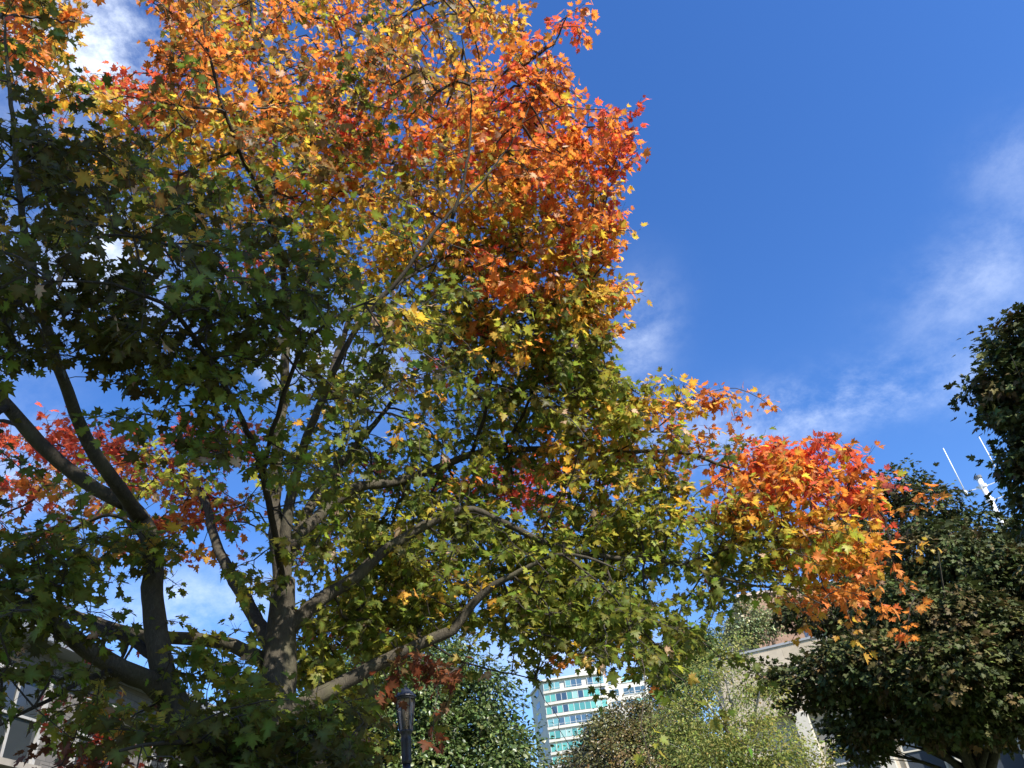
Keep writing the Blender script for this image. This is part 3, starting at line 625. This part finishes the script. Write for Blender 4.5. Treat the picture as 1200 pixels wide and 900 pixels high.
def tower():
    D = 232.0
    root = empty('apartment_tower', ground_below(672, 840, D))
    tag(root, 'distant white apartment tower with bands of teal glass above the olive treetop', 'building')
    top = P(690, 792, D)[2]; fh = 3.25; nfl = int(top / fh)
    z0 = top - nfl * fh
    pL = P(637, 815, D); pR = P(709, 800, D); a, u, w, L = facade_frame(pL, pR)
    segs = 10; sag = .8
    def arc(s, out=0.0):      # s in 0..1 along the bowed front
        return a + u * (L * s) + w * (sag * 4 * s * (1 - s) + out)
    body = MB()
    ring = [arc(i / segs, -.35) for i in range(segs + 1)]
    eW = -w * 14 - u * 4.4; eW_n = np.cross(UP, eW); eW_n /= np.linalg.norm(eW_n)
    if np.dot(eW_n, u) > 0: eW_n = -eW_n
    back = [a + u * L - w * 16, a - w * .35 + eW]
    pts = ring + back; n = len(pts); b0 = len(body.v)
    for p in pts: body.v.append(p)
    for p in pts: body.v.append(p + UP * top)
    for i in range(n): body.f.append((b0 + i, b0 + (i + 1) % n, b0 + n + (i + 1) % n, b0 + n + i)); body.c.append((1, 1, 1))
    body.f.append(tuple(b0 + n + i for i in range(n))); body.c.append((1, 1, 1))
    body.build('wall', CONC_WHITE, root)
    # penthouse and set-back side wing
    b = MB(); b.quad_box(a + u * (L * .55) - w * 9 + UP * top, u * (L * .45), w * 7, UP * 3.0); b.build('penthouse', CONC_WHITE, root)
    wingL = 12.5; wa = a + u * (L + .02) - w * 3.0; wt = top - .6
    b = MB(); b.quad_box(wa - w * 12, u * wingL, w * 12, UP * wt); b.build('wing', CONC_WHITE, root)
    def col():
        q = rng.random()
        if q < .5: return (.10, .33, .29)
        if q < .72: return (.06, .22, .21)
        if q < .9: return (.03, .06, .10)
        return (.24, .40, .37)
    for k in range(max(0, nfl - 12), nfl):
        zb = z0 + k * fh
        first = (k == nfl - 1)
        npan = 11
        if k < nfl - 7:       # lower storeys: one unbroken ribbon each
            g = MB()
            for i in range(segs): g.quad_box(arc(i / segs) + UP * (zb + .75) - w * .2, arc((i + 1) / segs) - arc(i / segs), w * .2, UP * 1.8, col())
            g.build('window', DARK_GLASS, root, colors=True)
        else:
            for i in range(npan):
                s0, s1 = (i + .04) / npan * .97 + .015, (i + .96) / npan * .97 + .015
                p0, p1 = arc(s0, .0), arc(s1, .0); h0, h1 = (.75, 2.55)
                dk = first or (k == nfl - 4)
                c = ((.05, .10, .16) if rng.random() < .6 else (.13, .30, .32)) if dk else col()
                if first and i % 4 == 3: continue
                g = MB(); g.quad_box(p0 + UP * (zb + h0) - w * .2, p1 - p0, w * .2, UP * (h1 - h0), c); wd = g.build('window', DARK_GLASS, root, colors=True)
                fr = MB(); fr.quad_box(p0 - u * .12 + UP * (zb + h0 - .05) - w * .25, u * .12, w * .33, UP * (h1 - h0 + .1))
                if dk: fr.quad_box(p0 + UP * (zb + h0 + .32) - w * .05, p1 - p0, w * .11, UP * .07)
                fr.build('frame', FRAME_WHITE, wd)
        sl = MB()
        for i in range(segs):
            p0, p1 = arc(i / segs, 0.12), arc((i + 1) / segs, .12)
            hh = .62
            sl.v += [p0 + UP * (zb - .1), p1 + UP * (zb - .1), p1 + UP * (zb + hh), p0 + UP * (zb + hh), p0 - w * .5 + UP * (zb + hh), p1 - w * .5 + UP * (zb + hh), p0 - w * .5 + UP * (zb - .1), p1 - w * .5 + UP * (zb - .1)]
            q = len(sl.v) - 8; sl.f += [(q, q+1, q+2, q+3), (q+3, q+2, q+5, q+4), (q+6, q+7, q+1, q)]; sl.c += [(1, 1, 1)] * 3
        sl.build('floor_band', CONC_WHITE, root)
        # wing windows: one small window then a wide one
        for (x0, x1) in ((.9, 3.6), (5.0, 8.0), (8.3, 11.5)):
            if k < nfl - 7: continue
            o = wa + u * x0 + UP * (zb + .8); g = MB(); g.quad_box(o - w * .1, u * (x1 - x0), w * .12, UP * 1.7, (.05, .10, .14) if x0 < 2 or rng.random() < .5 else (.2, .45, .43))
            wd = g.build('window', DARK_GLASS, root, colors=True); fr = MB()
            fr.quad_box(o - u * .12 - UP * .12 - w*.02, u * .13, w * .12, UP * 1.95); fr.quad_box(o + u * (x1 - x0 - .01) - UP * .12 - w*.02, u * .13, w * .12, UP * 1.95); fr.quad_box(o - UP * .14 - u * .1 - w*.02, u * (x1 - x0 + .2), w * .18, UP * .12)
            fr.quad_box(o + UP * .5 - w*.02, u * (x1 - x0), w * .09, UP * .08); fr.quad_box(o + u * (x1 - x0) * .5 - w*.02, u * .08, w * .08, UP * 1.7)
            fr.build('frame', FRAME_WHITE, wd)
        # balcony openings on the end wall
        g = MB(); g.quad_box(a - w * .35 + eW * .35 + eW_n * .05 + UP * (zb + .9), eW * .3, -eW_n * .1, UP * 1.7, (.07, .08, .09)); g.build('window', DARK_GLASS, root, colors=True)
    b = MB()
    for i in range(segs):
        p0, p1 = arc(i / segs, .5), arc((i + 1) / segs, .5); b.quad_box(p0 + UP * (top - .05) - w * 1.2, p1 - p0, w * 1.2, UP * .55)
    b.quad_box(a - w * .35 + UP * (top - .04), eW, eW_n * .5, UP * .53); b.build('cornice', CONC_WHITE, root)
tower()

def stone_hall():
    D = 46.0
    c0 = P(837, 775, D)                     # near-left top corner
    zt = c0[2]
    d2 = direction(1200, 690)                # where the roofline leaves the photo on the right, same height
    k = (zt - EYE[2]) / d2[2]; p2 = EYE + d2 * k
    u2 = p2 - c0
    a, u, w, L = facade_frame(c0, c0 + u2)
    L = 46.0
    root = empty('stone_hall', (c0[0], c0[1], 0)); tag(root, 'wide pale limestone hall with a flat roof behind the dark maple on the right', 'building')
    rot = math.atan2(u[1], u[0])
    LIME = coursed('limestone', (.47, .385, .27), (.52, .435, .32), (.36, .29, .20), 1.5, .62, .012, .85, rot)
    LIME_SIDE = simple('shaded_side', (.075, .08, .095), .6, var=.15, scale=1.0)
    PIER = simple('pale_pier', (.50, .46, .38), .8, var=.08, scale=1)
    fz = 3.4
    b = MB(); b.quad_box(a - w * 20, u * L, w * 19.2, UP * (zt - .3)); b.build('wall', simple('pale_render', (.48, .43, .35), .85, var=.12, scale=.6, bump=.2), root)
    b = MB(); b.quad_box(a + UP * (zt - fz) - w * 20 - u * .02, u * L, w * 20, UP * fz); b.build('fascia', LIME, root)
    b = MB(); b.quad_box(a + UP * zt - w * 20.1 - u * .08, u * (L + .16), w * 20.16, UP * .12); b.build('roof_edge', simple('roof_metal', (.30, .30, .30), .5, var=.1), root)
    # left side wall, its shade put into the dark colour, and joints
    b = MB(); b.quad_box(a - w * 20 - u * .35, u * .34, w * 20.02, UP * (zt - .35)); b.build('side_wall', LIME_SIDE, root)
    b = MB()
    for i in range(1, 8): b.quad_box(a - w * (20 - i * 2.5) - u * .42, u * .08, w * .12, UP * (zt - .5))
    b.build('panel_joints', simple('joint_metal', (.16, .17, .19), .5), root)
    x = 0.0
    while x < L - .5:
        b = MB(); b.quad_box(a + u * x - w * .82, u * .75, w * .85 - w * .004, UP * (zt - fz - .003)); b.build('pier', PIER, root, bevel=.03)
        x += 3.3
    x = .75
    i = 0
    while x < L - 3:
        for z in (1.0, 5.2, 9.4):
            if z + 3.2 > zt - fz: continue
            g = MB(); g.quad_box(a + u * (x + .5) + UP * z - w * .82, u * 1.6, w * .06, UP * 2.9, (.05, .06, .075)); wd = g.build('window', DARK_GLASS, root, colors=True)
            f = MB(); o = a + u * (x + .5) + UP * z - w * .80
            f.quad_box(o - u * .1, u * .1, w * .14, UP * 2.9); f.quad_box(o + u * 1.6, u * .1, w * .14, UP * 2.9); f.quad_box(o - UP * .1 - u * .1, u * 1.8, w * .2, UP * .1); f.quad_box(o + UP * 2.9 - u * .1, u * 1.8, w * .14, UP * .1); f.quad_box(o + UP * 1.9, u * 1.6, w * .10, UP * .07)
            f.build('window_frame', PIER, wd)
        x += 3.3
    # antenna mast on the roof
    base = P(1175, 640, D + 8)
    m_top = P(1147, 561, D + 8)
    r = empty('antenna_mast', (m_top[0], m_top[1], zt + .16)); tag(r, 'white roof antenna mast with thin upright whips on side arms', 'antenna')
    WH = simple('painted_steel', (.75, .76, .76), .4, var=.06)
    sc = np.linalg.norm(m_top - EYE) / FPX
    x0, y0, zt2 = m_top
    b = MB(); b.tube(np.array([(x0, y0, zt + .17), (x0, y0, (zt + zt2) / 2), (x0, y0, zt2)]), np.array([.22, .19, .16]), 12); b.build('mast', WH, r, smooth=True)
    b = MB(); b.lathe([(.22, zt2), (.22, zt2 + .18)], 12, (x0, y0)); b.build('mast_cap', simple('dark_steel', (.12, .13, .14), .5), r)
    vx = np.array([r0[0], 0, 0]); d1 = direction(1147, 561); side = np.cross(np.array([d1[0], d1[1], 0]), UP); side /= np.linalg.norm(side)
    for (dx, zz, h, has) in ((-1.05, -.55, 3.3, True), (1.15, -.55, 3.2, True), (1.25, -1.55, .0, False)):
        e = np.array([x0, y0, zt2 + zz]) + side * dx
        b = MB(); b.tube(np.array([[x0, y0, zt2 + zz - .05], e]), .035, 6); b.build('arm', WH, r)
        b = MB(); b.lathe([(.1, e[2] - .16), (.1, e[2] + .1)], 8, (e[0], e[1])); b.build('clamp', WH, r)
        if has:
            b = MB(); b.tube(np.array([e + UP * .05, e + UP * h]), np.array([.04, .03]), 8); b.build('whip', WH, r, smooth=True)
    b = MB(); b.lathe([(.25, zt2 - .65), (.25, zt2 - .45)], 10, (x0, y0)).lathe([(.25, zt2 - 1.65), (.25, zt2 - 1.45)], 10, (x0, y0)); b.build('collar', WH, r)
stone_hall()

def brick_block():
    D = 80.0
    c0 = P(868, 700, D); zt = c0[2]
    root = empty('brick_block', (c0[0], c0[1], 0)); tag(root, 'reddish brick building block rising beyond the limestone roof edge', 'building')
    dd = direction(868, 700); fx = np.array([dd[0], dd[1], 0]); fx /= np.linalg.norm(fx); sx = np.array([fx[1], -fx[0], 0])
    ang = math.radians(12); u = sx * math.cos(ang) + fx * math.sin(ang); w = np.array([u[1], -u[0], 0])
    a = np.array([c0[0], c0[1], 0.]); rot = math.atan2(u[1], u[0])
    BR = coursed('red_brick', (.26, .15, .095), (.31, .18, .115), (.28, .22, .17), .45, .15, .012, .9, rot)
    BS = coursed('red_brick_side', (.26, .15, .095), (.31, .18, .115), (.28, .22, .17), .45, .15, .012, .9, rot + math.pi / 2)
    b = MB(); b.quad_box(a - w * 14, u * 20, w * 14, UP * zt); b.build('wall', BR, root)
    b = MB(); b.quad_box(a - w * 14 - u * .25, u * .246, w * 13.99, UP * (zt - .01)); b.build('side_wall', BS, root)
    b = MB(); b.quad_box(a - w * 14.2 - u * .4 + UP * zt, u * 20.6, w * 14.4, UP * .3); b.build('coping', simple('coping_stone', (.45, .36, .30), .8), root)
    for x in (5, 10, 15):
        for z in (zt - 6, zt - 12, zt - 18):
            g = MB(); g.quad_box(a + u * x + UP * z, u * 1.5, w * .03, UP * 2.2, (.05, .06, .08)); g.build('window', DARK_GLASS, root, colors=True)
brick_block()

def left_building():
    # front runs away to the right; its lines meet on the horizon near photo x = 804
    pa = P(75, 768, 20.0); zt = pa[2]
    d = direction(804, 1080); u = np.array([d[0], d[1], 0]); u /= np.linalg.norm(u)
    st = np.array([pa[0], pa[1], 0]) - u * 12
    a, u, w, L = facade_frame(st, st + u * 44)
    L = 40.0
    root = empty('stone_house', a); tag(root, 'low stone building with white window frames half hidden behind the maple at lower left', 'building')
    rot = math.atan2(u[1], u[0])
    ST = coursed('tan_stone', (.175, .14, .10), (.215, .175, .13), (.145, .12, .09), .26, .085, .006, .9, rot)
    SH = coursed('grey_courses', (.12, .11, .10), (.16, .145, .13), (.07, .065, .06), .30, .14, .006, .8, rot)  # darker grey-brown courses for the upper storey
    b = MB(); b.quad_box(a - w * 12, u * L, w * 12, UP * (zt - 3.2)); b.build('wall', ST, root)
    b = MB(); b.quad_box(a - w * 12 + UP * (zt - 3.198), u * L, w * 11.9, UP * 3.15); b.build('upper_wall', SH, root)
    b = MB(); b.quad_box(a - w * 12.3 - u * .3 + UP * (zt - .045), u * (L + .6), w * 12.7, UP * .22); b.build('roof_edge', simple('gutter_metal', (.20, .21, .23), .4, var=.05), root)
    SASH_LEDGE = simple('ledge_stone', (.26, .23, .19), .8)
    b = MB(); b.quad_box(a + UP * (zt - 3.35) + w * .003, u * L, w * .09, UP * .16); b.build('ledge', SASH_LEDGE, root)
    SASH = simple('weathered_sash', (.34, .33, .31), .6)
    SILL = simple('sill_stone', (.28, .25, .21), .8)
    def win(x, z, ww, hh, nv=2):
        o = a + u * x + UP * z
        base_w = -.1 if z > zt - 3.3 else 0.0
        o = o + w * base_w
        g = MB(); g.quad_box(o - w * .1, u * ww, w * .115, UP * hh, (.03, .035, .04)); wd = g.build('window', DARK_GLASS, root, colors=True)
        f = MB(); t = .09
        f.quad_box(o - u * t, u * t, w * .09, UP * hh); f.quad_box(o + u * ww, u * t, w * .09, UP * hh)
        f.quad_box(o - u * t + UP * hh, u * (ww + 2*t), w * .1, UP * t); f.quad_box(o + UP * (hh * .52), u * ww, w * .06, UP * .05)
        for i in range(1, nv): f.quad_box(o + u * (ww * i / nv - .02), u * .04, w * .05, UP * hh)
        fo = f.build('window_frame', SASH, wd)
        s = MB(); s.quad_box(o - u * .18 - UP * .12, u * (ww + .36), w * .2, UP * .12); s.build('window_sill', SILL, wd)
    x = 1.5
    while x < L - 3:
        win(x, zt - 2.3, 1.6, 1.6)
        win(x, zt - 5.9, 1.5, 1.9, 2)
        if zt > 8: win(x, zt - 9.6, 1.5, 1.9, 2)
        x += 2.9
    x = 2.9
    while x < L - 3:
        g = MB(); g.quad_box(a + u * x + UP * (zt - 7.0), u * .9, w * .012, UP * .42, (.035, .035, .04)); g.build('vent', DARK_GLASS, root, colors=True)
        x += 5.8
left_building()

# ------------------------------------------------------------------ street lamp
def lamp():
    D = 12.0
    topc = P(474.5, 801, D)
    b0 = ground_below(476, 860, D); b0[:2] = topc[:2]
    root = empty('street_lamp', b0); tag(root, 'dark iron lantern street lamp on a fluted post in front of the green tree', 'street lamp')
    IRON = simple('cast_iron', (.03, .033, .04), .45, .3, var=.25, scale=12, bump=.2)
    zt = topc[2]; x, y = b0[0], b0[1]; s = 1.0
    c = (x, y)
    hz = zt - .68                                # lantern seat
    b = MB(); b.lathe([(.2, 0), (.2, .12), (.16, .16), (.15, .6), (.11, .7), (.085, .9), (.062, hz - .62), (.058, hz - .42)], 16, c); b.build('pole', IRON, root, smooth=True)
    b = MB(); b.lathe([(.058, hz - .42), (.075, hz - .41), (.075, hz - .37), (.07, hz - .35), (.074, hz - .16), (.078, hz - .14), (.078, hz - .1), (.07, hz - .07), (.075, hz - .03), (.10, hz), (.10, hz + .02)], 16, c); b.build('collar', IRON, root, smooth=True)
    gm, t, p = new_mat('frosted_glass'); p.inputs['Base Color'].default_value = (.26, .225, .18, 1); p.inputs['Roughness'].default_value = .25; p.inputs['Transmission Weight'].default_value = .8
    n = N(t, 'ShaderNodeTexNoise'); n.inputs['Scale'].default_value = 8; r = N(t, 'ShaderNodeMapRange'); r.inputs['To Min'].default_value = .15; r.inputs['To Max'].default_value = .45
    t.links.new(n.outputs[0], r.inputs['Value']); t.links.new(r.outputs[0], p.inputs['Roughness'])
    b = MB(); b.lathe([(.085, hz + .03), (.130, hz + .44)], 6, c, .2); b.build('glass', gm, root)
    for k in range(6):
        a = .2 + 2 * math.pi * k / 6
        p0 = np.array([x + .09 * math.cos(a), y + .09 * math.sin(a), hz + .01]); p1 = np.array([x + .137 * math.cos(a), y + .137 * math.sin(a), hz + .46])
        b = MB(); b.tube(np.array([p0, p1]), .011, 6); b.build('bar', IRON, root)
    b = MB(); b.lathe([(.142, hz + .445), (.15, hz + .47), (.163, hz + .475), (.158, hz + .50), (.095, hz + .565), (.08, hz + .57), (.05, hz + .61), (.02, hz + .625)], 12, c, .2); b.build('cap', IRON, root, smooth=False)
    b = MB(); b.lathe([(.012, hz + .62), (.028, hz + .64), (.022, hz + .665), (.008, hz + .70)], 8, c); b.build('finial', IRON, root, smooth=True)
    b = MB(); b.lathe([(.02, hz + .03), (.03, hz + .1), (.045, hz + .2), (.03, hz + .29), (.01, hz + .31)], 10, c); b.build('bulb', simple('opal_bulb', (.7, .68, .62), .4), root, smooth=True)
lamp()

# ------------------------------------------------------------------ trees
big_maple()
GREEN = [(.075, .115, .028), (.115, .15, .04), (.05, .08, .02)]
DARKM = [(.060, .075, .022), (.082, .092, .028), (.100, .075, .028), (.048, .062, .02)]
# dark maple on the right
D = 27.0
leafy_tree('dark_maple', 'broad dark green maple standing at lower right before the limestone hall', ground_below(1118, 890, D),
    px_lobes([(1048,574,30,1),(1005,598,28,1),(1088,602,34,1),(1148,630,32,0),(1192,640,26,1),(1240,650,40,1),(962,645,26,0),(1008,645,38,-.5),(1070,652,44,-1),(1135,668,46,-1.5),(1195,690,42,-1),(1240,700,50,0),
      (938,716,24,-.5),(982,712,42,-1.5),(1040,712,46,-2.5),(1108,728,50,-3),(1178,756,50,-2.5),(1245,770,60,-1),(902,796,20,-2),(940,802,34,-2.5),(988,786,42,-3.2),(1040,782,46,-3.8),(1100,790,50,-4),(1160,806,46,-3),(1215,815,46,-2),
      (1000,842,32,-2),(1046,846,36,-2.5),(1106,842,36,-3),(1172,846,32,-2.5),(1010,876,20,-2),(1085,690,40,.5),(1160,720,50,1),(1020,760,50,1),(1080,770,60,1.5)], D, .66),
    .125, 84000, (DARKM, [4, 4, 3, 2]), .42, BARK_DARK, LEAF_DULL, 'maple_low', per=30, clump=.36, shell=.66, fork=.5)
D = 17.0
leafy_tree('dark_maple', 'dark leafy tree whose left edge enters the picture at the upper right', ground_below(1330, 800, D),
    px_lobes([(1184,412,26,0),(1218,398,38,0),(1154,456,24,0),(1188,450,34,0),(1225,470,56,0),(1208,518,30,0),(1255,545,60,0),(1206,566,20,0),(1176,488,16,0),(1330,430,110,1),(1330,560,100,1),(1420,500,110,2),(1300,650,60,1),(1400,660,80,1)], D, .9),
    .12, 36000, (DARKM, [3, 4, 3, 2]), .3, BARK_DARK, LEAF_DULL, 'maple_low', per=30, clump=.3, shell=.55)
# green tree behind the lamp
D = 24.0
leafy_tree('green_tree', 'bushy mid green tree directly behind the street lamp', ground_below(480, 900, D),
    px_lobes([(430,805,50,0),(500,800,50,0),(550,825,50,0),(470,850,70,-1),(555,880,52,-1),(400,870,60,0),(598,880,26,0),(520,762,30,1),(450,750,30,1),(580,920,50,-1),(480,930,80,-1), (390,790,36,1)], D, .85),
    .115, 62000, (GREEN, [4, 3, 3]), .32, BARK, LEAF_BG, 'oval', per=36, clump=.5, shell=.5)
# olive tree
D = 38.0
leafy_tree('olive_tree', 'rounded olive and brown tinged tree below the distant tower', ground_below(735, 900, D),
    px_lobes([(742,852,34,0),(715,872,30,0),(775,862,38,0),(725,898,55,-1),(800,885,40,0),(690,905,30,0),(830,915,50,0),(760,920,70,-1),(710,852,16,0),(665,925,30,0),(755,836,18,0)], D, .9),
    .12, 52000, ([(.15, .125, .036), (.12, .12, .036), (.165, .11, .038), (.09, .095, .03)], [3, 4, 2, 2]), .3, BARK_DARK, LEAF_BG, 'oval', per=36, clump=.5, shell=.6)
# pale honey locust
D = 23.0
leafy_tree('locust_tree', 'feathery pale yellow green tree in front of the limestone hall corner', ground_below(872, 930, D),
    px_lobes([(826,795,24,0),(810,835,36,0),(846,782,22,.5),(876,810,18,0),(850,850,30,-1),(893,842,20,-1),(830,885,40,-1),(922,872,26,-.5),(900,885,36,-1),(858,756,20,1.0),(960,897,22,0),(800,880,36,0),(905,812,12,0),(790,850,30,.5),(868,890,36,-1)], D, .7),
    .085, 19000, ([(.27, .285, .08), (.21, .24, .065), (.31, .29, .08), (.14, .18, .05)], [3, 4, 2, 2]), .10, BARK_PALE, LEAF, 'slim', per=20, clump=.36, shell=.2, fork=.9,
    extra_stems=[([P(869,905,D),P(866,860,D),P(856,815,D),P(848,775,D+.5)], [.10,.08,.05,.02]), ([P(868,888,D),P(882,845,D-.5),P(893,800,D-1)], [.07,.045,.015]), ([P(866,865,D),P(840,840,D-.5),P(815,800,D)], [.06,.04,.015])])
# trees beyond the hall
D = 52.0
leafy_tree('tall_tree', 'small dark green treetop left of the limestone hall roof', ground_below(790, 800, D),
    px_lobes([(797,768,24,0),(815,757,18,0),(800,800,34,0),(782,790,18,0)], D, .9), .16, 16000, (GREEN, [3, 1, 4]), .3, BARK_DARK, LEAF_DULL, 'oval', per=32, clump=.6)
D = 72.0
leafy_tree('tall_tree', 'soft grey green treetop in front of the red brick block', ground_below(880, 760, D),
    px_lobes([(876,722,18,0),(903,728,16,0),(860,737,14,0),(840,752,16,0),(882,742,18,0),(915,716,10,0),(815,765,18,0)], D, .9), .2, 9000, ([(.22, .25, .10), (.18, .22, .09), (.26, .25, .10)], [3, 3, 2]), .3, BARK_DARK, LEAF_BG, 'oval', per=30, clump=.7, shell=.3)
# unseen tree added behind the viewpoint, lobes placed to shade the near left sprays
leafy_tree('maple_tree', 'unseen green maple added behind the viewpoint, crown shaped to shade the near sprays', (3.9, -4.2, 0),
    [(np.array(c), np.array(r)) for c, r in (((1.7, -.9, 10.7), (1.4, 1.2, 1.0)), ((2.5, -1.1, 9.4), (1.3, 1.1, 1.0)), ((.9, -.8, 11.0), (1.4, 1.2, 1.2)), ((.4, -1.5, 12.3), (1.2, 1.2, 1.0)), ((.6, -.5, 9.4), (.9, .8, .7)), ((4.0, -3.6, 10.5), (2.4, 2, 2)), ((3.6, -4.6, 12.4), (2, 1.8, 1.4)), ((5.2, -5.6, 9.5), (2.2, 2, 1.6)))],
    .14, 26000, (GREEN, [3, 3, 3]), .32, BARK, LEAF_BG, 'maple_low', per=34, clump=.5, shell=.2)
